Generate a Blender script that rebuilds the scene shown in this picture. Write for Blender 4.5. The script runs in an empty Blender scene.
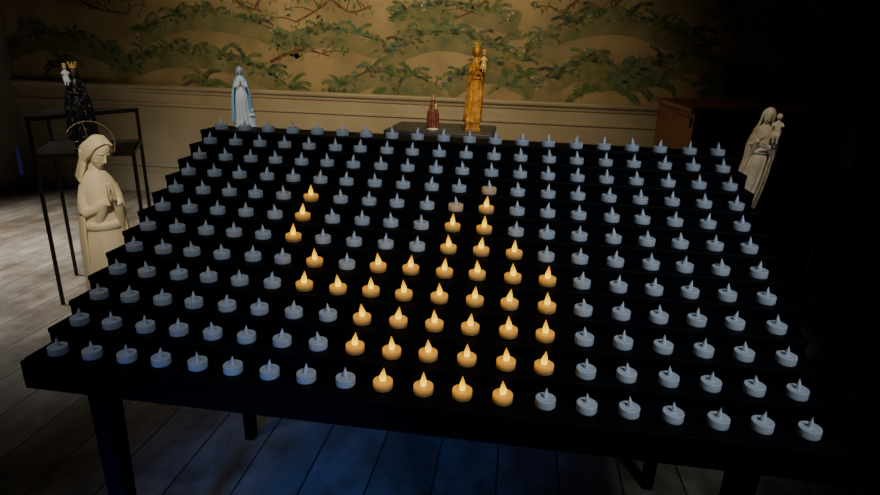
import bpy, bmesh, math, random
import numpy as np
from mathutils import Vector, Matrix
random.seed(7)
COL = bpy.context.scene.collection
PI = math.pi

# ------------------------------------------------------------------ camera numbers (solved from the tealight grid)
F_PX = 569.0
CAM = Vector((0.187, -1.289, 1.29))
RT = Vector((.9891, .1439, .0318)).normalized()
FW = Vector((-.1265, .9395, -.3185)); FW = (FW - RT * FW.dot(RT)).normalized()
DN = FW.cross(RT).normalized()
if DN.z > 0: DN = -DN
WALL_Y = 3.54

def ray(px, py):
    return FW + RT * ((px - 440) / F_PX) + DN * ((py - 247.5) / F_PX)
def on_wall(px, py):
    d = ray(px, py); t = (WALL_Y - CAM.y) / d.y
    p = CAM + d * t
    return p.x, p.z

# ------------------------------------------------------------------ materials
def mat(name, col, rough=.6, col2=None, scale=20, metal=0, spec=.5, bump=0, bscale=60, emit=None, estr=0, stretch=None, sss=0, lo=.35, hi=.65):
    m = bpy.data.materials.new(name); m.use_nodes = True
    nt = m.node_tree; N = nt.nodes; L = nt.links
    b = N['Principled BSDF']
    b.inputs['Roughness'].default_value = rough
    b.inputs['Metallic'].default_value = metal
    b.inputs['Specular IOR Level'].default_value = spec
    tc = N.new('ShaderNodeTexCoord')
    mp = N.new('ShaderNodeMapping'); L.new(tc.outputs['Object'], mp.inputs['Vector'])
    if stretch: mp.inputs['Scale'].default_value = stretch
    ns = N.new('ShaderNodeTexNoise'); ns.inputs['Scale'].default_value = scale; ns.inputs['Detail'].default_value = 5
    L.new(mp.outputs[0], ns.inputs['Vector'])
    cr = N.new('ShaderNodeValToRGB')
    cr.color_ramp.elements[0].position = lo; cr.color_ramp.elements[1].position = hi
    c2 = col2 or tuple(c * .75 for c in col)
    cr.color_ramp.elements[0].color = (*c2, 1); cr.color_ramp.elements[1].color = (*col, 1)
    L.new(ns.outputs['Fac'], cr.inputs['Fac']); L.new(cr.outputs['Color'], b.inputs['Base Color'])
    if bump:
        n2 = N.new('ShaderNodeTexNoise'); n2.inputs['Scale'].default_value = bscale
        L.new(mp.outputs[0], n2.inputs['Vector'])
        bp = N.new('ShaderNodeBump'); bp.inputs['Strength'].default_value = bump; bp.inputs['Distance'].default_value = .01
        L.new(n2.outputs['Fac'], bp.inputs['Height']); L.new(bp.outputs[0], b.inputs['Normal'])
    if emit:
        b.inputs['Emission Color'].default_value = (*emit, 1); b.inputs['Emission Strength'].default_value = estr
    if sss:
        b.inputs['Subsurface Weight'].default_value = sss; b.inputs['Subsurface Radius'].default_value = (.01, .008, .006)
    return m

PAPER = (.37, .285, .145)
M = {}
M['rack'] = mat('black_lacquer', (.0018, .0018, .0030), .55, spec=.12, scale=8)
M['cup'] = mat('white_plastic', (.56, .57, .57), .45, (.48, .49, .50), scale=40)
M['flame_off'] = mat('milky_flame_plastic', (.72, .74, .75), .35, (.62, .64, .65), scale=60, sss=.2)
M['cream'] = mat('cream_plaster', (.90, .77, .53), .5, (.86, .72, .48), scale=8)
M['halo'] = mat('dull_brass', (.40, .31, .18), .5, metal=.6)
M['iron'] = mat('dark_iron', (.016, .013, .012), .45, metal=.3)
M['shelf'] = mat('dark_shelf_plate', (.045, .04, .035), .3, metal=.2)
M['darktable'] = mat('black_stained_wood', (.005, .004, .005), .5, spec=.2)
M['black'] = mat('black_glaze', (.010, .010, .013), .28)
M['brocade'] = mat('black_brocade', (.009, .009, .013), .35, (.34, .26, .13), scale=70, lo=.32, hi=.39)
M['blue'] = mat('pale_blue_paint', (.38, .62, .72), .5, (.30, .52, .64))
M['white'] = mat('white_paint', (.86, .86, .82), .5)
M['skin'] = mat('painted_skin', (.68, .48, .36), .5)
M['darkskin'] = mat('dark_painted_skin', (.12, .055, .028), .5)
M['gold'] = mat('ochre_gilding', (.84, .40, .06), .4, (.38, .15, .02), scale=40, bump=.3)
M['gold_dark'] = mat('antique_gilding', (.60, .26, .035), .42, (.22, .08, .014), scale=40, bump=.3)
M['goldtrim'] = mat('gold_trim', (.95, .60, .14), .35, metal=.2)
M['brown'] = mat('brown_red_paint', (.30, .085, .035), .5, (.14, .035, .015), scale=40)
M['ivory'] = mat('ivory_paint', (.92, .86, .70), .5, (.66, .54, .36), scale=26)
M['ochre'] = mat('ochre_mantle', (.90, .80, .60), .5, (.54, .40, .22), scale=26)
M['plinth'] = mat('grey_slate', (.085, .085, .07), .35, (.055, .055, .05), scale=12)
M['cabinet'] = mat('red_brown_wood', (.20, .05, .018), .42, (.10, .024, .01), scale=6, stretch=(1, 1, 8), bump=.1)
M['cabinet_top'] = mat('dark_wood_top', (.20, .075, .03), .35, (.09, .032, .014), scale=6, stretch=(1, 6, 1))
M['brass'] = mat('aged_brass', (.12, .08, .03), .4, metal=1)
M['dado'] = mat('cream_panel_paint', (.43, .375, .255), .5, (.36, .31, .21), scale=3)
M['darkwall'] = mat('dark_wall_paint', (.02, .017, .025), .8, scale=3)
M['leftwall'] = mat('pale_wall_paint', (.36, .34, .30), .7, scale=3)
M['paper'] = mat('aged_tan_wallpaper', (.41, .315, .165), .8, (.25, .20, .10), scale=2.6)
def lf(n, c, f=.38): return mat(n, c, .8, tuple(c[i] * (1 - f) + PAPER[i] * f for i in range(3)), scale=20, lo=.38, hi=.58)
M['lf1'] = lf('leaf_dark_green', (.030, .050, .024)); M['lf2'] = lf('leaf_green', (.060, .120, .038))
M['lf3'] = lf('leaf_olive', (.15, .165, .06)); M['lf4'] = lf('leaf_blue_green', (.080, .150, .08))
M['bark'] = lf('painted_bark', (.12, .038, .018), .2)
M['soil'] = mat('painted_mound', (.135, .145, .062), .8, (.25, .215, .105), scale=6, lo=.36, hi=.64)
M['flower'] = mat('painted_blossom', (.50, .40, .28), .8, scale=8)
M['blue_glow'] = mat('added_blue_glow', (.02, .02, .05), .5, emit=(.22, .18, 1), estr=.035)  # dim emission standing in for the blue light at the left wall

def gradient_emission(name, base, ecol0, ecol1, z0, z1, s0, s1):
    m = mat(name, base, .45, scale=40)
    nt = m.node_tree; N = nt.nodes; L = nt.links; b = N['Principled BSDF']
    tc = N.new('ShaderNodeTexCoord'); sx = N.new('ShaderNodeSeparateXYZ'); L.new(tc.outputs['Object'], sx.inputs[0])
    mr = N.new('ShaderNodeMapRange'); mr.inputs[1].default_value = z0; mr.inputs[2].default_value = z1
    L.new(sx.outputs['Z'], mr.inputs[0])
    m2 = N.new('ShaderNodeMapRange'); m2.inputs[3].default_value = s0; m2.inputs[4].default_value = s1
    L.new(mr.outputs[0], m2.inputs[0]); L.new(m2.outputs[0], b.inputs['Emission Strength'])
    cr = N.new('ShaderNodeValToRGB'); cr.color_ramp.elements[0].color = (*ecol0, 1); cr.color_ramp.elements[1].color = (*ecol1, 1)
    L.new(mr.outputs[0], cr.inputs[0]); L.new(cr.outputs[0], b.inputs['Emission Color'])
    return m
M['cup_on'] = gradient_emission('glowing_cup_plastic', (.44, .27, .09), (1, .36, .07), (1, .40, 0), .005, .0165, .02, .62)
M['cup_dim'] = gradient_emission('faintly_glowing_cup_plastic', (.55, .46, .33), (1, .45, .10), (1, .45, .05), .003, .0165, .05, .16)
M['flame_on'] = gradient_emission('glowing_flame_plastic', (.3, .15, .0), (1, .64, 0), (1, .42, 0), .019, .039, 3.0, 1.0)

def floor_mat():
    m = bpy.data.materials.new('weathered_floorboards'); m.use_nodes = True
    nt = m.node_tree; N = nt.nodes; L = nt.links; b = N['Principled BSDF']
    tc = N.new('ShaderNodeTexCoord'); mp = N.new('ShaderNodeMapping'); mp.inputs['Rotation'].default_value = (0, 0, PI / 2)
    mp.inputs['Location'].default_value = (17, 0, 0)
    nw = N.new('ShaderNodeTexNoise'); nw.inputs['Scale'].default_value = 1.3; L.new(tc.outputs['Object'], nw.inputs['Vector'])
    vs = N.new('ShaderNodeVectorMath'); vs.operation = 'SCALE'; vs.inputs['Scale'].default_value = .02; L.new(nw.outputs['Color'], vs.inputs[0])
    va = N.new('ShaderNodeVectorMath'); va.operation = 'ADD'; L.new(tc.outputs['Object'], va.inputs[0]); L.new(vs.outputs[0], va.inputs[1])
    L.new(va.outputs[0], mp.inputs['Vector'])
    br = N.new('ShaderNodeTexBrick'); br.inputs['Scale'].default_value = 1; br.offset = .003; br.offset_frequency = 2
    br.inputs['Brick Width'].default_value = 50; br.inputs['Row Height'].default_value = .2
    br.inputs['Mortar Size'].default_value = .004; br.inputs['Mortar Smooth'].default_value = .5
    br.inputs['Color1'].default_value = (.205, .180, .140, 1); br.inputs['Color2'].default_value = (.29, .26, .21, 1)
    br.inputs['Mortar'].default_value = (.018, .015, .012, 1)
    L.new(mp.outputs[0], br.inputs['Vector'])
    m2 = N.new('ShaderNodeMapping'); m2.inputs['Scale'].default_value = (3.0, 1.3, 1); L.new(tc.outputs['Object'], m2.inputs['Vector'])
    ns = N.new('ShaderNodeTexNoise'); ns.inputs['Scale'].default_value = 3.5; ns.inputs['Detail'].default_value = 9; L.new(m2.outputs[0], ns.inputs['Vector'])
    cr = N.new('ShaderNodeValToRGB'); cr.color_ramp.elements[0].position = .32; cr.color_ramp.elements[1].position = .66
    cr.color_ramp.elements[0].color = (.58, .53, .46, 1); cr.color_ramp.elements[1].color = (1.08, 1.06, 1.03, 1)
    L.new(ns.outputs['Fac'], cr.inputs['Fac'])
    mx = N.new('ShaderNodeMix'); mx.data_type = 'RGBA'; mx.blend_type = 'MULTIPLY'; mx.inputs[0].default_value = 1
    L.new(br.outputs['Color'], mx.inputs[6]); L.new(cr.outputs['Color'], mx.inputs[7])
    n4 = N.new('ShaderNodeTexNoise'); n4.inputs['Scale'].default_value = 2.2; n4.inputs['Detail'].default_value = 12; n4.inputs['Roughness'].default_value = .7
    L.new(tc.outputs['Object'], n4.inputs['Vector'])
    c4 = N.new('ShaderNodeValToRGB'); c4.color_ramp.elements[0].position = .40; c4.color_ramp.elements[1].position = .56
    c4.color_ramp.elements[0].color = (.46, .39, .31, 1); c4.color_ramp.elements[1].color = (1, 1, 1, 1)
    L.new(n4.outputs['Fac'], c4.inputs['Fac'])
    my = N.new('ShaderNodeMix'); my.data_type = 'RGBA'; my.blend_type = 'MULTIPLY'; my.inputs[0].default_value = 1
    L.new(mx.outputs[2], my.inputs[6]); L.new(c4.outputs['Color'], my.inputs[7])
    L.new(my.outputs[2], b.inputs['Base Color'])
    mr = N.new('ShaderNodeMapRange'); mr.inputs[3].default_value = .45; mr.inputs[4].default_value = .8
    L.new(n4.outputs['Fac'], mr.inputs[0]); L.new(mr.outputs[0], b.inputs['Roughness'])
    bp = N.new('ShaderNodeBump'); bp.inputs['Strength'].default_value = .22; bp.inputs['Distance'].default_value = .008
    L.new(mx.outputs[2], bp.inputs['Height']); L.new(bp.outputs[0], b.inputs['Normal'])
    return m
M['floor'] = floor_mat()

# ------------------------------------------------------------------ mesh helper
def cat(secs, m):
    s = np.array(secs, float); out = []
    n = len(s)
    for i in range(n - 1):
        p0 = s[max(i - 1, 0)]; p1 = s[i]; p2 = s[i + 1]; p3 = s[min(i + 2, n - 1)]
        for k in range(m):
            t = k / m
            out.append(.5 * ((2 * p1) + (-p0 + p2) * t + (2 * p0 - 5 * p1 + 4 * p2 - p3) * t * t + (-p0 + 3 * p1 - 3 * p2 + p3) * t ** 3))
    out.append(s[-1]); return out

class MB:
    def __init__(s): s.bm = bmesh.new()
    def grid(s, rings, closed=True, cap=True):
        bm = s.bm
        V = [[bm.verts.new(p) for p in r] for r in rings]
        n = len(V[0])
        for i in range(len(V) - 1):
            for j in range(n if closed else n - 1):
                k = (j + 1) % n
                bm.faces.new((V[i][j], V[i][k], V[i + 1][k], V[i + 1][j]))
        if cap and closed:
            bm.faces.new(V[0][::-1]); bm.faces.new(V[-1])
        return V
    def loft(s, secs, n=48, a0=None, a1=None, fold=None, m=4):
        part = a0 is not None
        rings = []
        for (z, cx, cy, rx, ry) in cat(secs, m):
            r = []
            for j in range(n):
                a = (a0 + (a1 - a0) * j / (n - 1)) if part else 2 * PI * j / n
                f = fold(a, z) if fold else 1
                r.append((cx + rx * f * math.sin(a), cy - ry * f * math.cos(a), z))
            rings.append(r)
        s.grid(rings, closed=not part, cap=not part)
    def sphere(s, c, r, rot=None, u=20, v=12):
        mx = Matrix.Translation(c) @ (rot.to_4x4() if rot else Matrix.Identity(4)) @ Matrix.Diagonal((r[0], r[1], r[2], 1))
        bmesh.ops.create_uvsphere(s.bm, u_segments=u, v_segments=v, radius=1, matrix=mx)
    def tube(s, pts, rad, n=10, m=4, flat=1.0):
        P = cat([(*p, r) for p, r in zip(pts, rad)], m)
        rings = []; up = None
        for i, q in enumerate(P):
            p = Vector(q[:3]); a = Vector(P[max(i - 1, 0)][:3]); b = Vector(P[min(i + 1, len(P) - 1)][:3])
            d = (b - a).normalized()
            if up is None: up = Vector((1, 0, 0)) if abs(d.x) < .8 else Vector((0, 0, 1))
            x = up.cross(d)
            if x.length < 1e-4: x = Vector((0, 1, 0)).cross(d)
            x.normalize(); y = d.cross(x).normalized()
            rings.append([p + x * math.cos(2 * PI * j / n) * q[3] + y * math.sin(2 * PI * j / n) * q[3] * flat for j in range(n)])
        s.grid(rings)
    def box(s, lo, hi):
        c = [(lo[i] + hi[i]) / 2 for i in range(3)]; d = [abs(hi[i] - lo[i]) for i in range(3)]
        bmesh.ops.create_cube(s.bm, size=1, matrix=Matrix.Translation(c) @ Matrix.Diagonal((*d, 1)))
    def prism(s, poly, z0, z1):
        s.grid([[(x, y, z0) for x, y in poly], [(x, y, z1) for x, y in poly]])
    def lathe(s, prof, n=32, c=(0, 0)):
        s.grid([[(c[0] + r * math.cos(2 * PI * j / n), c[1] + r * math.sin(2 * PI * j / n), z) for j in range(n)] for r, z in prof])
    def build(s, name, m, parent=None, scale=1, smooth=True, bevel=0, remesh=0, solid=0, sub=0, xf=None, loc=None, its=3):
        if xf: bmesh.ops.transform(s.bm, matrix=xf, verts=s.bm.verts)
        if scale != 1: bmesh.ops.scale(s.bm, vec=(scale,) * 3, verts=s.bm.verts)
        bmesh.ops.recalc_face_normals(s.bm, faces=s.bm.faces)
        me = bpy.data.meshes.new(name); s.bm.to_mesh(me); s.bm.free()
        for p in me.polygons: p.use_smooth = smooth
        for mm in (m if isinstance(m, (list, tuple)) else [m]): me.materials.append(mm)
        o = bpy.data.objects.new(name, me); COL.objects.link(o)
        if loc: o.location = loc
        if parent: o.parent = parent
        if solid:
            d = o.modifiers.new('t', 'SOLIDIFY'); d.thickness = solid; d.offset = 0
        if remesh:
            d = o.modifiers.new('r', 'REMESH'); d.mode = 'VOXEL'; d.voxel_size = remesh; d.use_smooth_shade = True
            d = o.modifiers.new('s', 'SMOOTH'); d.factor = .5; d.iterations = its
        if bevel:
            d = o.modifiers.new('b', 'BEVEL'); d.width = bevel; d.segments = 2; d.limit_method = 'ANGLE'
        if sub:
            d = o.modifiers.new('u', 'SUBSURF'); d.levels = sub; d.render_levels = sub
        return o

def thing(name, label, category, loc=(0, 0, 0), rz=0, group=None):
    o = bpy.data.objects.new(name, None); COL.objects.link(o); o.empty_display_size = .05
    o.location = loc; o.rotation_euler = (0, 0, rz)
    o['label'] = label; o['category'] = category
    if group: o['group'] = group
    return o
def struct(o): o['kind'] = 'structure'; return o

# ------------------------------------------------------------------ room
LX = -4.5
b = MB(); b.box((LX, -3.2, -.05), (2.75, WALL_Y, 0)); struct(b.build('floor', M['floor'], smooth=False))
b = MB(); b.box((LX, WALL_Y, 0), (2.75, WALL_Y + .1, 2.9)); wb = struct(b.build('wall_back', M['paper'], smooth=False))
b = MB(); b.box((LX - .1, -3.2, 0), (LX, WALL_Y + .1, 2.9)); struct(b.build('wall_left', M['leftwall'], smooth=False))
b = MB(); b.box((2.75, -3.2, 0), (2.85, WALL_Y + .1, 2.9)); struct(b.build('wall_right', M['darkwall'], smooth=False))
WY = WALL_Y
b = MB(); b.box((LX, WY - .02, 0), (2.75, WY, .93)); struct(b.build('trim_1', M['dado'], smooth=False))
b = MB()
b.grid([[(x, WY - .02 - d, z) for d, z in ((0, .90), (.012, .905), (.018, .925), (.04, .94), (.045, .955), (.035, .968), (0, .972))] for x in (LX, 2.75)])
struct(b.build('trim_2', M['dado'], smooth=False))
b = MB(); b.box((LX, WY - .05, 0), (2.75, WY - .02, .14)); b.box((LX, WY - .042, .14), (2.75, WY - .02, .165))
struct(b.build('baseboard_back', M['dado'], smooth=False, bevel=.004))
b = MB(); b.box((LX, WY - .034, .79), (2.75, WY - .02, .815)); struct(b.build('trim_3', M['dado'], smooth=False, bevel=.004))
b = MB(); b.box((LX, WY - .030, .24), (2.75, WY - .02, .26)); struct(b.build('trim_5', M['dado'], smooth=False, bevel=.004))
dd = MB(); dd.box((LX, 2.55, .0), (LX + .035, 3.47, 2.1)); door = struct(dd.build('door_1', M['leftwall'], smooth=False, bevel=.004))
b = MB(); b.box((LX + .035, 3.405, .10), (LX + .038, 3.438, .36)); pn = b.build('blue_glow_strip', M['blue_glow'], door, smooth=False); pn['label'] = 'added narrow strip of bluish glow'  # glowing strip added to give the wall edge its blue glint
b = MB(); b.box((LX, 3.47, 0), (LX + .05, 3.535, 2.2)); struct(b.build('trim_4', M['leftwall'], smooth=False, bevel=.004))
b = MB(); b.box((LX, -3.2, 0), (LX + .02, 2.55, .15)); struct(b.build('baseboard_left', M['dado'], smooth=False))

# ---- mural
bm = bmesh.new(); yy = WALL_Y - .0015
layer = [0]
def poly(pts, mi, dy=0):
    layer[0] += 1
    y = yy - (layer[0] % 40) * .00004 + dy
    f = bm.faces.new([bm.verts.new((p[0], y, p[1])) for p in pts]); f.material_index = mi
def leaf(x, z, ang, ln, w, mi):
    c, s_ = math.cos(ang), math.sin(ang)
    pts = []
    for (u, v) in ((0, 0), (.3, .9), (.65, .9), (1, 0), (.65, -.9), (.3, -.9)):
        a = u * ln; d = v * w / 2 + .12 * ln * math.sin(u * PI)
        pts.append((x + a * c - d * s_, z + a * s_ + d * c))
    poly(pts, mi)
def stroke(pts, w0, w1, mi, m=6, dy=0, jit=.25):
    P = cat([(p[0], p[1]) for p in pts], m); n = len(P)
    L_, R_ = [], []
    for i, p in enumerate(P):
        a = P[max(i - 1, 0)]; c = P[min(i + 1, n - 1)]
        d = np.array(c) - np.array(a); d = d / (np.linalg.norm(d) + 1e-9)
        w = (w0 + (w1 - w0) * i / (n - 1)) * random.uniform(1 - jit, 1 + jit) / 2
        L_.append((p[0] - d[1] * w, p[1] + d[0] * w)); R_.append((p[0] + d[1] * w, p[1] - d[0] * w))
    for i in range(n - 1):
        poly([L_[i], L_[i + 1], R_[i + 1], R_[i]], mi, dy)
    return P
def frond(x, z, ang, ln, mi):
    pts = []; a = ang; px_, pz = x, z
    for i in range(6):
        pts.append((px_, pz)); px_ += math.cos(a) * ln / 5; pz += math.sin(a) * ln / 5
        a += (-.30 if math.cos(ang) > 0 else .30)
    P = stroke(pts, .011, .005, mi, 4)
    for i, p in enumerate(P[2:]):
        q = P[i + 1]; d = math.atan2(p[1] - q[1], p[0] - q[0])
        l2 = ln * .20 * (1 - .4 * i / len(P))
        for sg in (-1, 1):
            leaf(p[0], p[1], d + sg * random.uniform(.4, .8), l2, l2 * .34, mi)
def bush(px, py, r, n=9, mis=(0, 1, 1, 2, 3)):
    x, z = on_wall(px, py)
    for i in range(n):
        a = PI * (i + .5) / n + random.uniform(-.15, .15)
        frond(x + random.uniform(-.03, .03), z, a, r / 118 * random.uniform(.6, 1.15), random.choice(mis))
def bank(pxs, dens=1.0):
    """rounded grassy mound: soft olive fill under a dark upper edge, separate leaf clumps and little sprays along it"""
    pts = [on_wall(*p) for p in pxs]
    for k in range(4):
        stroke([(p[0] + random.uniform(-.03, .03), p[1] - .03 - .030 * k) for p in pts], .070, .050, 5, 8, .0008 - k * .00005, .12)
    stroke(pts, .032, .016, 0, 8, 0, .5)
    P = cat(pts, 14)
    off = random.randint(0, 9)
    for i, p in enumerate(P):
        j = i + off
        if j % 9 == 4:
            for a in (.5, 1.1, 1.7, 2.4): frond(p[0], p[1] - .02, a + random.uniform(-.2, .2), random.uniform(.12, .20), random.choice((0, 1, 1, 3)))
        if (j // 3) % 2 == 1: continue
        cl = (1, 3, 0, 1, 2)[(j // 6) % 5]
        for k in range(int(11 * dens)):
            ox, oz = random.gauss(0, .030), random.gauss(-.012, .026)
            leaf(p[0] + ox, p[1] + oz, random.choice((random.uniform(-.6, .6), PI + random.uniform(-.6, .6), random.uniform(0, PI))), random.uniform(.030, .070), random.uniform(.013, .025), cl if random.random() < .75 else random.choice((0, 1, 2, 3)))
        if random.random() < .14:
            for k in range(3): leaf(p[0] + random.gauss(0, .03), p[1] + random.gauss(.02, .03), random.uniform(0, 6), .022, .016, 6)
def branch(pxs, w=.028, leaves=14):
    pts = [on_wall(*p) for p in pxs]
    P = stroke(pts, w, w * .35, 4)
    for k in range(7):
        p = random.choice(P); a = random.uniform(0, PI)
        q = (p[0] + math.cos(a) * .21, p[1] + math.sin(a) * .13)
        stroke([(p[0], p[1]), ((p[0] + q[0]) / 2, (p[1] + q[1]) / 2 + .02), q], .011, .005, 4, 4)
        for j in range(7):
            leaf(q[0] + random.gauss(0, .035), q[1] + random.gauss(0, .025), random.uniform(0, 2 * PI), random.uniform(.03, .065), random.uniform(.012, .022), random.choice((0, 1, 2, 3)))
    for k in range(leaves):
        p = random.choice(P)
        leaf(p[0] + random.gauss(0, .035), p[1] + random.gauss(0, .035), random.uniform(0, 2 * PI), random.uniform(.03, .065), random.uniform(.010, .020), random.choice((0, 1, 2, 3)))
for a in ([(118, 68), (150, 52), (190, 49), (230, 56), (265, 70), (300, 94)], [(385, 52), (412, 36), (450, 32), (490, 42), (525, 60)], [(285, 44), (325, 28), (385, 42)],
          [(535, 40), (575, 20), (620, 14), (665, 26), (705, 50)], [(0, 46), (45, 32), (95, 42), (130, 64)], [(140, 30), (185, 12), (245, 18), (300, 44)],
          [(640, 70), (690, 54), (760, 76)], [(395, 14), (450, 2), (520, 18)], [(548, 76), (590, 60), (640, 74)], [(335, 86), (385, 68), (440, 86)], [(448, 80), (490, 64), (535, 82)]):
    bank(a)
for a in ([(355, -30), (325, 4), (296, 22)], [(330, -2), (350, 12), (372, 6)], [(640, -20), (612, 8), (590, 22)], [(60, -20), (90, 6), (130, 14)], [(500, -20), (480, 6), (452, 20)], [(220, -25), (235, 0), (262, 12)], [(720, -10), (740, 20), (735, 40)],
          [(560, 16), (585, -4), (630, -10)], [(270, 62), (300, 50), (330, 56)]):
    branch(a)
for (px_, py_, r_, n_) in ((398, 94, 32, 10), (612, 90, 42, 13), (655, 86, 28, 9), (205, 86, 28, 9), (60, 66, 24, 8), (510, 86, 26, 9),
                           (720, 94, 32, 9), (440, 30, 22, 7), (30, 28, 22, 7), (690, 34, 24, 7), (790, 94, 26, 8), (340, 94, 20, 8)):
    bush(px_, py_, r_, n_)
for k in range(150):
    x = random.uniform(LX + .1, 2.6); z = random.uniform(1.75, 2.7)
    for j in range(12):
        leaf(x + random.uniform(-.12, .12), z + random.uniform(-.1, .1), random.uniform(0, 6.28), random.uniform(.03, .07), .016, random.choice((0, 1, 2, 3)))
for v in bm.verts: v.co.x = max(v.co.x, LX + .002)
me = bpy.data.meshes.new('painted_foliage'); bm.to_mesh(me); bm.free()
for k in ('lf1', 'lf2', 'lf3', 'lf4', 'bark', 'soil', 'flower'): me.materials.append(M[k])
o = bpy.data.objects.new('painted_foliage', me); COL.objects.link(o); o.parent = wb; o['label'] = 'painted green foliage and brown branches'

# ------------------------------------------------------------------ the tiered rack
DX, DY, DZ = .076, .0744 * math.cos(math.radians(27)), .0744 * math.sin(math.radians(27))
ZC = .88; HW = .774; NR, NC = 12, 20
def tread_z(r): return ZC + (r - 5.5) * DZ - .009
rack = thing('tiered_rack', 'large black stepped table carrying the rows of tealights', 'candle rack', (0, 0, 0))
for r in range(NR):
    y0 = (r - 5.5) * DY - DY / 2; y1 = y0 + DY + .004
    if r == NR - 1: y1 = y0 + .125
    b = MB(); zt = tread_z(r)
    b.box((-HW, y0, zt - .012), (HW, y1, zt)); b.box((-HW, y0 + .003, zt - DZ - (0.004 if r else .03)), (HW, y0 + .015, zt - .012))
    o = b.build('tier', M['rack'], rack, smooth=False, bevel=.0015)
yf = -5.5 * DY - DY / 2; yb = 5.5 * DY - DY / 2 + .125
zf = tread_z(0) - .012; zb = tread_z(NR - 1) - .012
b = MB(); b.box((-HW, yf - .012, .622), (HW, yf + .002, zf + .010)); b.build('front_board', M['rack'], rack, smooth=False, bevel=.002)
b = MB(); b.box((-HW, yb - .02, .622), (HW, yb, zb)); b.build('rear_panel', M['rack'], rack, smooth=False, bevel=.002)
for s_ in (-1, 1):
    pts = [(yf, .622), (yb - .02, .622), (yb - .02, zb)]
    for r in range(NR - 1, -1, -1):
        y0 = (r - 5.5) * DY - DY / 2 + .003
        pts.append((y0, tread_z(r) - .012))
        if r: pts.append((y0, tread_z(r - 1) - .012))
    b = MB(); x0, x1 = (-HW + .004, -HW + .022) if s_ < 0 else (HW - .022, HW - .004)
    bm2 = b.bm
    A = [bm2.verts.new((x0, y, z)) for y, z in pts]; B = [bm2.verts.new((x1, y, z)) for y, z in pts]
    bm2.faces.new(A); bm2.faces.new(B[::-1])
    for i in range(len(A)):
        j = (i + 1) % len(A); bm2.faces.new((A[i], A[j], B[j], B[i]))
    b.build('side_panel', M['rack'], rack, smooth=False)
for (lx, ly) in ((-.665, yf + .002), (.60, yf + .002), (-.70, yb - .20), (.64, yb - .20)):
    b = MB()
    c = (lx + .03, ly + .03)
    b.grid([[(c[0] + sx * w, c[1] + sy * w, z) for sx, sy in ((-1, -1), (1, -1), (1, 1), (-1, 1))] for z, w in ((0, .016), (.3, .019), (.63, .022))])
    b.build('leg', M['rack'], rack, smooth=False, bevel=.002)

# ------------------------------------------------------------------ tealights
def cup_mesh():
    b = MB()
    prof = [(.0180, 0), (.0187, .0008), (.0189, .003), (.0189, .0146), (.0186, .0158), (.0178, .0164), (.0160, .0162), (.0130, .0157), (.0095, .0155), (.0072, .0158), (.005, .0161), (.001, .0162)]
    b.lathe(prof, 28)
    return b
def flame_mesh(k=1.0, w=1.0):
    b = MB(); rings = []
    for (r, z, ox) in cat([(.0046, .0132, 0), (.0056, .0175, -.0004), (.0056, .0215, -.0004), (.0044, .0260, .0004), (.0028, .0305, .0010), (.0013, .0345, .0016), (.0003, .0372, .0017)], 2):
        z = .0145 + (z - .0132) * k; r *= w
        rings.append([(ox + r * math.cos(2 * PI * j / 14), r * .9 * math.sin(2 * PI * j / 14), z) for j in range(14)])
    b.grid(rings); return b
off_root = thing('tealight', '', 'tealight')
c0 = cup_mesh().build('cup', M['cup'], off_root); f0 = flame_mesh(.90, .84).build('flame', M['flame_off'], off_root)
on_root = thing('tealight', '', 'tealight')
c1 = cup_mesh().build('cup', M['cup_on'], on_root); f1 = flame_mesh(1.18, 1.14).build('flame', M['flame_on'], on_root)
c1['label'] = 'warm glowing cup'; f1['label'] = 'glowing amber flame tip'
dim_root = thing('tealight', '', 'tealight')
c2 = cup_mesh().build('cup', M['cup_dim'], dim_root); f2 = flame_mesh(.90, .84).build('flame', M['flame_off'], dim_root)
c2['label'] = 'faintly glowing cup'
LIT = {0: (9, 10, 11, 12), 1: (8, 9, 10, 11, 12, 13), 2: (8, 9, 10, 11, 12, 13), 3: (6, 7, 8, 9, 10, 11, 12, 13), 4: (6, 8, 9, 10, 11, 12, 13), 5: (5, 10, 11, 12), 6: (5, 10, 11), 7: (5, 11)}
DIM = ((7, 10), (8, 11))
ORD = ['first', 'second', 'third', 'fourth', 'fifth', 'sixth', 'seventh', 'eighth', 'ninth', 'tenth', 'eleventh', 'twelfth', 'thirteenth', 'fourteenth', 'fifteenth', 'sixteenth', 'seventeenth', 'eighteenth', 'nineteenth', 'twentieth']
used = {}
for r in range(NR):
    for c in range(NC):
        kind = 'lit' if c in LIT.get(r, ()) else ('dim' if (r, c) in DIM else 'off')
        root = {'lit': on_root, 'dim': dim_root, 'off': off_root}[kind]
        if kind in used:
            ch = list(root.children); n = root.copy(); COL.objects.link(n)
            for k in ch:
                d = k.copy(); COL.objects.link(d); d.parent = n
        else: n = root; used[kind] = True
        n.location = ((c - 9.5) * DX + random.uniform(-.0022, .0022), (r - 5.5) * DY + random.uniform(-.002, .002), tread_z(r) + .0001)
        n.rotation_euler = (0, 0, random.uniform(0, 2 * PI))
        rowp = 'front tier' if r == 0 else ('back tier' if r == NR - 1 else ORD[r] + ' tier from the front')
        n['label'] = {'lit': 'lit tealight with amber flame, ', 'dim': 'tealight with faint warm cup, ', 'off': 'unlit white tealight, '}[kind] + rowp + ', ' + ORD[c] + ' from the left'
        n['group'] = 'tealights on the black rack'

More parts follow.
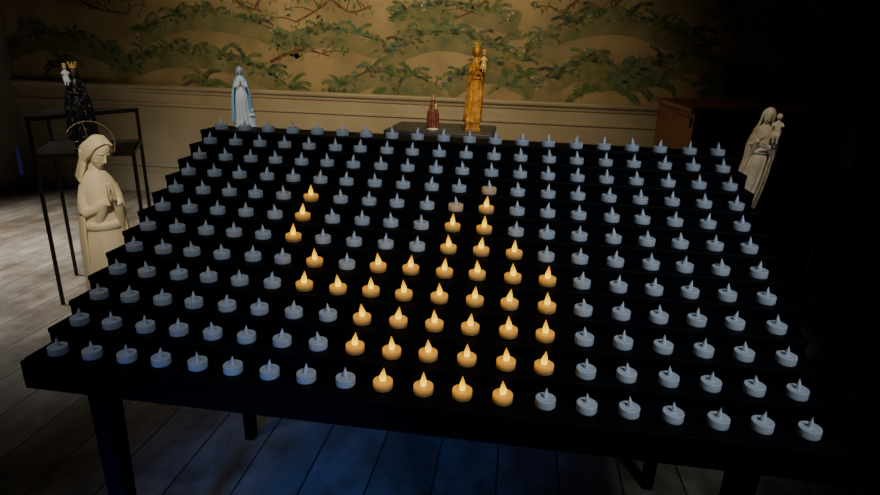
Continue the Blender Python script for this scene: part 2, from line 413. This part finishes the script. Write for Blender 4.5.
# ------------------------------------------------------------------ statues (unit figure: feet at 0, crown of the head at 1, facing -y)
def hand(b, s, wrist, d, e, S=1.0):
    """flat palm with four fingers and a thumb; d = finger direction, e = across the palm (towards the thumb)"""
    d = Vector(d).normalized(); e = Vector(e).normalized(); nrm = d.cross(e).normalized(); w = Vector(wrist)
    rot = Matrix((nrm, e, d)).transposed()
    b.sphere(w + d * .022 * S, (.008 * S, .020 * S, .026 * S), rot, 14, 10)
    for i, (off, ln) in enumerate(((.0135, .040), (.0045, .046), (-.0045, .042), (-.0130, .032))):
        p = w + d * .040 * S + e * off * S
        b.tube([p - d * .012 * S, p + d * ln * .4 * S, p + d * ln * .8 * S + nrm * s * .002 * S, p + d * ln * S + nrm * s * .003 * S], [.0052 * S, .005 * S, .0042 * S, .0025 * S], 8, 2)
    p = w + d * .012 * S + e * .014 * S
    b.tube([p, p + (d + e) * .014 * S, p + (d * 1.6 + e) * .022 * S], [.0062 * S, .0056 * S, .003 * S], 8, 2)

def statue(name, label, loc, rz, H, robe, mantle, skin, hair, base, pose='pray', crown=None, child=None, veil=False, halo=False, wide=1.0,
           base_shape='round', base_h=.05, tilt=0, yaw=0, sway=0, lean=0, childside=1, seed=1, lift=0, mw=1.0, fa=1.0, op=.62, roll=0, fine=.0052, htilt=0, hs=.88, slim=1.0):
    rnd = random.Random(seed)
    t = thing(name, label, 'statue', loc, rz)
    bh = base_h
    S = H / (1 + bh + (.06 if crown else 0))
    up = Matrix.Translation((0, 0, bh))
    def sw(z): return sway * math.sin(z * PI * .9) + lean * z
    b = MB()
    if base_shape == 'round':
        R = .135 * wide
        b.lathe([(R, 0), (R * 1.03, bh * .15), (R, bh * .35), (R * .9, bh * .5), (R * .92, bh * .8), (R * .86, bh), (.001, bh)], 32)
        b.build('base', base, t, S)
    else:
        R = .125 * wide
        b.box((-R, -R * .85, 0), (R, R * .85, bh * .4)); b.box((-R * .86, -R * .75, bh * .4), (R * .86, R * .75, bh))
        b.build('base', base, t, S, smooth=False, bevel=.004 * H)
    ph = rnd.uniform(0, 6)
    def fold(a, z):
        k = max(0, min(1, (.72 - z) / .6))
        return 1 + fa * (k * (.055 * math.cos(9 * a + ph + 2.2 * z) + .03 * math.cos(15 * a - 3 * z)) + .01 * math.cos(6 * a))
    b = MB()
    secs = [(.0, .125, .105), (.02, .128, .108), (.12, .112, .095), (.3, .105, .086), (.48, .095, .078), (.58, .080, .065), (.66, .076, .060), (.74, .078, .058), (.79, .068, .050), (.825, .046, .040), (.845, .030, .033), (.875, .025, .028)]
    b.loft([(z, sw(z), 0, rx * (wide if z < .6 else slim), ry * (wide if z < .6 else 1)) for z, rx, ry in secs], 72, fold=fold, m=4)
    sx0 = sw(.75)
    def arm(s, elbow, wrist):
        sh = (sx0 + s * .056 * slim, 0, .770)
        k = .92 if slim < 1 else 1
        b.tube([sh, ((sh[0] + elbow[0]) / 2 + s * .006, (sh[1] + elbow[1]) / 2, (sh[2] + elbow[2]) / 2), elbow], [.025 * k, .026 * k, .026 * k], 14)
        e = Vector(elbow); w = Vector(wrist)
        b.tube([e, e.lerp(w, .5) + Vector((0, 0, -.006)), w], [.026 * k, .023 * k, .019 * k], 14)
        b.tube([e.lerp(w, .85) + Vector((0, 0, .002)), e.lerp(w, .66) + Vector((0, .006, -.040)), e.lerp(w, .40) + Vector((s * .004, .016, -.10)), e.lerp(w, .25) + Vector((s * .004, .022, -.16))], [.021 * k, .021 * k, .016 * k, .004], 12)
    hb = MB()
    if pose == 'pray':
        for s in (-1, 1):
            arm(s, (s * .090 * mw * slim, -.022, .650), (s * .018 + htilt * .3, -.086, .705))
            hand(hb, s, (s * .0085 + htilt * .3, -.096, .708), (-s * .03 - htilt, -.16, .98), (0, .98, .16), hs)
    else:
        cs = childside
        arm(cs, (cs * .095 * mw + sx0, -.02, .66), (cs * .05 + sx0, -.100, .645))
        hand(hb, cs, (cs * .045 + sx0, -.104, .65), (-cs * .8, -.3, .1), (0, -.3, .9), .9)
        arm(-cs, (-cs * .092 * mw + sx0, -.02, .65), (-cs * .035 + sx0, -.10, .70))
        hand(hb, -cs, (-cs * .03 + sx0, -.105, .70), (cs * .6, -.35, .6), (0, -.4, .6), .9)
    b.loft([(.575, sw(.58), 0, .083, .068), (.585, sw(.58), 0, .086, .071), (.600, sw(.6), 0, .086, .071), (.61, sw(.6), 0, .080, .064)], 40, m=2)
    b.build('robe', robe, t, S, remesh=max(.0009, fine * S), xf=up)
    hb.build('hands', skin, t, S, xf=up)
    b = MB()
    def mfold(a, z):
        k = max(0, min(1, (.8 - z) / .5))
        return 1 + fa * (k * (.05 * math.cos(11 * a + ph) + .025 * math.cos(19 * a + 2 * z)) + .015 * math.cos(5 * a))
    ms = [(.03, .142, .125), (.15, .136, .118), (.32, .130, .108), (.5, .124, .098), (.64, .114, .082), (.72, .102, .072), (.78, .082, .062), (.812, .060, .052), (.832, .040, .042)]
    b.loft([(z, sw(z), .008, mw * rx * (wide if z < .6 else slim), ry * (wide if z < .6 else 1)) for z, rx, ry in ms], 88, op, 2 * PI - op, mfold, 4)
    b.build('mantle', mantle, t, S, solid=.010 * S, xf=up)
    HX = Matrix.Translation((sw(.86), 0, bh + .865)) @ Matrix.Rotation(yaw, 4, 'Z') @ Matrix.Rotation(roll, 4, 'Y') @ Matrix.Rotation(tilt, 4, 'X') @ Matrix.Translation((0, 0, -.865))
    b = MB()
    b.loft([(.84, 0, 0, .024, .026), (.87, 0, -.002, .023, .025), (.90, 0, -.004, .026, .028)], 20, m=2)
    b.loft([(.858, 0, -.022, .008, .010), (.864, 0, -.020, .018, .022), (.880, 0, -.012, .028, .036), (.900, 0, -.006, .036, .044), (.922, 0, -.002, .041, .048), (.945, 0, 0, .042, .049), (.968, 0, .002, .037, .043), (.984, 0, .004, .024, .028), (.992, 0, .004, .006, .008)], 28, m=4)
    b.tube([(0, -.048, .932), (0, -.0540, .917), (0, -.0600, .904), (0, -.050, .897)], [.0042, .0048, .0054, .003], 8, 3)
    for s in (-1, 1):
        b.sphere((s * .0165, -.0412, .9165), (.0092, .0048, .0044))
        b.tube([(s * .007, -.0470, .9325), (s * .018, -.0450, .9355), (s * .030, -.038, .9300)], [.0035, .0036, .0022], 8, 2)
        b.sphere((s * .018, -.033, .896), (.012, .009, .012))
    b.sphere((0, -.0456, .8862), (.0068, .0042, .0022)); b.sphere((0, -.0446, .8822), (.0056, .0044, .0025))
    b.sphere((0, -.037, .868), (.010, .008, .008))
    b.build('head', skin, t, S, remesh=max(.0006, .0015 * S), xf=HX, its=5)
    b = MB()
    if veil:
        b.sphere((0, .012, .945), (.054, .053, .058), None, 28, 18)
        def vf(a, z): return 1 + .03 * math.cos(9 * a)
        b2 = MB(); b2.loft([(.76, 0, .012, .086, .066), (.82, 0, .010, .068, .058), (.87, 0, .012, .057, .054), (.93, 0, .012, .056, .056), (.965, 0, .012, .048, .048)], 44, .95, 2 * PI - .95, vf, 4)
        b2.build('veil_fall', hair, t, S, solid=.008 * S, xf=HX)
        b.build('veil', hair, t, S, xf=HX)
    else:
        b.sphere((0, .018, .940), (.043, .043, .055), None, 28, 18)
        for s in (-1, 1):
            for k in range(6):
                f = k / 5.0
                y0 = -.032 + .053 * f
                b.tube([(s * .002, y0, .982 + .009 * f), (s * .024, y0 - .001, .976 + .008 * f), (s * .040, y0 + .010, .950), (s * .0435, y0 + .020 + .006 * f, .914), (s * .040, .008 + .026 * f, .872), (s * (.044 - .010 * f), .002 + .038 * f, .825), (s * (.050 - .016 * f), -.006 + .050 * f, .775)],
                       [.0042, .0068, .0088, .0095, .0100, .0095, .0040], 10, 5)
        b.tube([(0, .038, .94), (0, .048, .88), (0, .052, .78)], [.034, .034, .020], 14, 4)
        b.build('hair', hair, t, S, remesh=max(.0008, .0017 * S), xf=HX, its=3)
    if crown:
        b = MB()
        prof_n = 40
        rings = []
        for (z, r0) in ((.975, .040), (.985, .042), (.990, .040), (1.0, .042), (1.015, .047)):
            rings.append([(r0 * math.cos(2 * PI * j / prof_n), .008 + r0 * math.sin(2 * PI * j / prof_n), z) for j in range(prof_n)])
        top = []
        for j in range(prof_n):
            hgt = 1.018 + .032 * max(0, math.cos(8 * 2 * PI * j / prof_n)); r0 = .050
            top.append((r0 * math.cos(2 * PI * j / prof_n), .008 + r0 * math.sin(2 * PI * j / prof_n), hgt))
        rings.append(top); b.grid(rings, cap=False)
        for j in range(8):
            a = 2 * PI * j / 8; b.sphere((.050 * math.cos(a), .008 + .050 * math.sin(a), 1.052), (.006, .006, .006), None, 8, 6)
        b.build('crown', crown, t, S, solid=.004 * S, xf=HX)
    if halo:
        b = MB(); R = .095; A0, A1 = math.radians(-38), math.radians(150)
        pts = [(R * math.cos(A0 + (A1 - A0) * j / 40), 0, R * math.sin(A0 + (A1 - A0) * j / 40)) for j in range(41)]
        b.tube(pts, [.0014] * 41, 8, 1)
        for a in (math.radians(10), math.radians(100)):
            b.tube([(.035 * math.cos(a), -.012, .035 * math.sin(a) - .02), (R * math.cos(a), 0, R * math.sin(a))], [.0008, .0008], 6, 1)
        b.build('halo', M['halo'], t, S, xf=Matrix.Translation((0, .030, bh + .950)) @ Matrix.Rotation(-.2, 4, 'X'))
    if child:
        cb, chs, chead, ccrown = child
        cx = sx0 + childside * .085 * max(mw, .95); cy = -.088
        UPC = up @ Matrix.Translation((0, 0, lift))
        b = MB()
        b.loft([(.615, cx - childside * .02, cy - .028, .030, .026), (.63, cx - childside * .01, cy - .015, .040, .036), (.67, cx, cy, .040, .034), (.72, cx, cy, .034, .028), (.755, cx, cy, .030, .022), (.772, cx, cy, .014, .014), (.785, cx, cy, .012, .012)], 28, m=3)
        for s in (-1, 1):
            b.tube([(cx + s * .026, cy, .752), (cx + s * .042, cy - .018, .725), (cx + s * .030, cy - .045, .728)], [.012, .012, .009], 10, 3)
            b.tube([(cx + s * .016, cy - .015, .65), (cx + s * .018, cy - .05, .640), (cx + s * .016, cy - .052, .585)], [.017, .015, .009], 10, 3)
            b.sphere((cx + s * .030, cy - .052, .728), (.008, .010, .007), None, 10, 8); b.sphere((cx + s * .016, cy - .056, .578), (.008, .014, .007), None, 10, 8)
        b.build('child_body', cb, t, S, remesh=max(.0009, .0035 * S), xf=UPC)
        b = MB()
        b.sphere((cx, cy - .004, .806), (.024, .026, .029)); b.sphere((cx, cy - .031, .802), (.004, .005, .005), None, 8, 6)
        b.build('child_head', chead, t, S, xf=UPC, remesh=max(.0006, .0025 * S))
        b = MB(); b.sphere((cx, cy + .003, .813), (.0265, .026, .028)); b.build('child_hair', chs, t, S, xf=UPC)
        if ccrown:
            b = MB(); b.lathe([(.020, .832), (.022, .836), (.020, .842), (.027, .858), (.024, .860), (.001, .850)], 20, (cx, cy)); b.build('child_crown', ccrown, t, S, xf=UPC)
    return t

# big cream statue standing on the floor left of the rack
statue('praying_statue', 'large cream praying statue with thin halo arc, standing on the floor', (-1.530, .80, 0), math.radians(46), .955,
       M['cream'], M['cream'], M['cream'], M['cream'], M['cream'], pose='pray', halo=True, tilt=.42, roll=.14, yaw=.48, base_h=.03, seed=3, mw=.84, fa=.5, wide=.96, op=1.0, fine=.0030, htilt=.12, hs=1.02, slim=.92)

# two-tier iron stand: full lower shelf, corner shelf above it
Lc, Fc, Rc, Bc = (-2.11, 1.125), (-1.74, 1.33), (-1.97, 1.72), (-2.34, 1.50)
cen = Vector((-2.04, 1.42, 0))
st = thing('plant_stand', 'thin dark iron two-shelf stand behind the large cream statue', 'stand', cen)
q = [Vector((*p, 0)) - cen for p in (Lc, Fc, Rc, Bc)]
for i, p in enumerate(q):
    b = MB(); h = .785 if i == 1 else .960
    b.box((p.x - .007, p.y - .007, 0), (p.x + .007, p.y + .007, h)); b.build('leg', M['iron'], st, smooth=False, bevel=.001)
for z, nm, pts in ((.945, 'upper_shelf', [q[0], q[2], q[3]]), (.772, 'lower_shelf', q)):
    b = MB(); b.prism([(p.x * .98, p.y * .98) for p in pts], z + .004, z + .011)
    sh = b.build(nm, M['shelf'], st, smooth=False)
    b = MB()
    for i in range(len(pts)):
        a, c = pts[i], pts[(i + 1) % len(pts)]
        n = (c - a).normalized().cross(Vector((0, 0, 1))) * .007
        b.prism([(a.x + n.x, a.y + n.y), (c.x + n.x, c.y + n.y), (c.x - n.x, c.y - n.y), (a.x - n.x, a.y - n.y)], z - .006, z + .0125)
    b.build('rim', M['iron'], sh, smooth=False)

statue('black_statue', 'black robed statue with a pale crowned child, on the iron stand', (-1.955, 1.275, .785), math.radians(40), .425,
       M['brocade'], M['brocade'], M['darkskin'], M['black'], M['black'], pose='hold', crown=M['goldtrim'], child=(M['white'], M['goldtrim'], M['skin'], M['goldtrim']), veil=True, wide=1.12, childside=-1, seed=5, base_shape='box', base_h=.16, lift=.18, mw=1.12, fa=1.5)

# blue statue on the top tier
bl = statue('blue_statue', 'small pale blue and white statue behind the back row of tealights', (-.694, .452, tread_z(11)), math.radians(25), .183,
       M['white'], M['blue'], M['skin'], M['blue'], M['white'], pose='pray', veil=True, seed=8, base_h=.05, wide=1.15, op=.95, mw=1.15)
b = MB()
b.loft([(0, 0, 0, .012, .011), (.014, 0, 0, .011, .010), (.036, 0, 0, .009, .008), (.044, 0, 0, .0045, .0045)], 16, m=3); b.sphere((0, -.001, .050), (.006, .0065, .0075), None, 12, 8)
b.tube([(-.007, -.004, .034), (0, -.012, .036), (.007, -.004, .034)], [.0033, .0033, .0033], 8, 3)
k = b.build('kneeling_figure', M['white'], bl, remesh=.0009, loc=(.029, -.004, 0)); k['label'] = 'tiny kneeling figure at the side'

# grey plinth with two statues
pl = thing('plinth', 'dark grey square plinth behind the rack under two statues', 'plinth', (-.125, 1.0, 0))
b = MB(); b.box((-.17, -.13, 0), (.17, .13, .99)); b.build('body', M['plinth'], pl, smooth=False, bevel=.003)
b = MB(); b.box((-.205, -.16, .99), (.205, .16, 1.02)); b.build('top_slab', M['plinth'], pl, smooth=False, bevel=.004)
b = MB(); b.box((-.19, -.15, 0), (.19, .15, .06)); b.build('foot', M['plinth'], pl, smooth=False, bevel=.003)
statue('golden_statue', 'tall crowned ochre gold statue holding a child, on the grey plinth', (-.004, .93, 1.0205), math.radians(12), .328,
       M['gold'], M['gold_dark'], M['gold'], M['gold_dark'], M['gold_dark'], pose='hold', crown=M['goldtrim'], child=(M['goldtrim'], M['gold_dark'], M['gold'], M['goldtrim']), seed=11, childside=1, base_shape='box', base_h=.12, sway=.03, wide=.85, lift=.09, fa=2.8, mw=.90, op=.95, fine=.0028)
statue('small_dark_statue', 'tiny reddish brown statue with gold crown, on the grey plinth', (-.155, .92, 1.0205), math.radians(12), .130,
       M['brown'], M['brown'], M['skin'], M['brown'], M['ivory'], pose='hold', crown=M['goldtrim'], child=(M['goldtrim'], M['brown'], M['skin'], None), seed=13, childside=1, veil=True, base_h=.06, wide=1.45, op=.5)

# right-hand table + statue
tb = thing('side_table', 'small dark square table beside the right end of the rack', 'table', (1.005, .76, 0))
b = MB(); b.box((-.17, -.17, .785), (.17, .17, .808)); b.build('tabletop', M['darktable'], tb, smooth=False, bevel=.003)
for sx in (-1, 1):
    for sy in (-1, 1):
        b = MB(); b.box((sx * .15 - .011, sy * .15 - .011, 0), (sx * .15 + .011, sy * .15 + .011, .785)); b.build('leg', M['darktable'], tb, smooth=False, bevel=.002)
b = MB(); b.box((-.15, -.156, .745), (.15, -.144, .785)); b.build('apron', M['darktable'], tb, smooth=False)
iv = statue('ivory_statue', 'ivory and ochre statue holding a child, on the small dark side table', (.930, .72, .8085), math.radians(-22), .36,
       M['ivory'], M['ochre'], M['ivory'], M['ivory'], M['ivory'], pose='hold', child=(M['ivory'], M['ochre'], M['ivory'], None), seed=17, childside=1, veil=True, base_h=.05, sway=.06, lean=.08, wide=.85, fa=2.0, lift=.12, tilt=.15, roll=.12, mw=1.10, op=.8, fine=.0030)

# cabinet
W2 = .40
cb = thing('cabinet', 'red brown wooden cabinet against the dark right of the back wall', 'cabinet', (1.14 + W2, 2.6, 0))
b = MB(); b.box((-W2, -.46, .06), (W2, .46, 1.035)); body = b.build('body', M['cabinet'], cb, smooth=False, bevel=.004)
b = MB(); b.box((-W2 - .03, -.50, 1.035), (W2 + .03, .48, 1.062)); b.build('top', M['cabinet_top'], cb, smooth=False, bevel=.006)
b = MB(); b.box((-W2 - .02, -.48, 0), (W2 + .02, .48, .06)); b.build('plinth_base', M['cabinet'], cb, smooth=False, bevel=.004)
for s in (-1, 1):
    b = MB(); xa, xb = (-W2 + .03, -.01) if s < 0 else (.01, W2 - .03)
    b.box((xa, -.472, .10), (xb, -.46, .98)); dr = b.build('door', M['cabinet'], cb, smooth=False, bevel=.004)
    b = MB(); b.sphere((s * .05, -.482, .60), (.010, .012, .010)); b.build('knob', M['brass'], dr)
for (z0, z1) in ((.10, .15), (.95, 1.0)):
    b = MB(); b.box((-W2 - .010, -.42, z0), (-W2, .42, z1)); b.build('side_rail', M['cabinet'], cb, smooth=False)

# ------------------------------------------------------------------ lights
def area(name, loc, target, size, energy, col, sy=None, spread=None):
    l = bpy.data.lights.new(name, 'AREA'); l.energy = energy; l.color = col; l.size = size
    if sy: l.shape = 'RECTANGLE'; l.size_y = sy
    if spread: l.spread = math.radians(spread)
    o = bpy.data.objects.new(name, l); COL.objects.link(o); o.location = loc
    d = Vector(target) - Vector(loc); o.rotation_euler = d.to_track_quat('-Z', 'Y').to_euler()
    return o
def spot(name, loc, target, energy, col, deg, blend=1, rad=.06):
    l = bpy.data.lights.new(name, 'SPOT'); l.energy = energy; l.color = col; l.spot_size = math.radians(deg); l.spot_blend = blend; l.shadow_soft_size = rad
    o = bpy.data.objects.new(name, l); COL.objects.link(o); o.location = loc
    d = Vector(target) - Vector(loc); o.rotation_euler = d.to_track_quat('-Z', 'Y').to_euler()
area('window_daylight', (-4.3, 1.4, 2.0), (-3.1, 1.8, 0), .8, 38, (.97, .97, .96), 1.0, 72)
spot('wall_lamp', (-.9, .6, 2.8), (-.95, 3.54, 1.15), 320, (1.0, .78, .47), 80, 1, .25)
spot('rear_daylight', (1.3, -1.7, 2.7), (.30, -.05, .85), 165, (.66, .81, 1.0), 42, 1, .25)
spot('left_daylight', (-1.6, -1.2, 2.8), (-.4, .1, .85), 42, (.82, .90, 1.0), 40, 1, .25)
spot('floor_blue_fill', (-.45, -2.9, .85), (-.30, -.1, 0), 520, (.06, .22, 1.0), 28, 1, .2)  # added low fill that tints the floor under the rack blue
spot('cream_statue_fill', (-.5, -.7, 2.5), (-1.6, .85, .72), 175, (1.0, .88, .66), 24, 1, .12)  # fill with no fixture, added to brighten the cream statue
spot('plinth_fill', (.3, -.6, 2.4), (-.05, .93, 1.16), 105, (1.0, .82, .52), 17, 1, .05)  # unseen warm spot added for the golden statue
spot('blue_statue_fill', (-.3, -.6, 2.4), (-.69, .45, 1.15), 50, (1.0, .99, .97), 9, 1, .04)  # narrow fill spot added on the blue statue
spot('stand_fill', (-1.0, -.4, 2.4), (-1.98, 1.25, 1.14), 85, (1.0, .94, .84), 14, 1, .05)  # extra spot added to lift the black statue and its child
spot('right_statue_fill', (.3, -.6, 2.6), (.96, .72, 1.02), 52, (1.0, .88, .70), 12, 1, .05)  # added spot brightening the ivory statue
spot('cabinet_fill', (-.3, 2.2, 2.0), (1.14, 2.6, .95), 20, (1.0, .75, .5), 40, 1, .1)  # warm fill added for the left side of the cabinet
w = bpy.data.worlds.new('World'); bpy.context.scene.world = w; w.use_nodes = True
w.node_tree.nodes['Background'].inputs[0].default_value = (.35, .45, .8, 1); w.node_tree.nodes['Background'].inputs[1].default_value = .005

# ------------------------------------------------------------------ camera
cd = bpy.data.cameras.new('Camera'); cam = bpy.data.objects.new('Camera', cd); COL.objects.link(cam)
mx = Matrix((RT, -DN, -FW)).transposed().to_4x4(); mx.translation = CAM
cam.matrix_world = mx
cd.sensor_width = 36; cd.sensor_fit = 'HORIZONTAL'; cd.lens = F_PX / 880 * 36; cd.clip_start = .05
bpy.context.scene.camera = cam
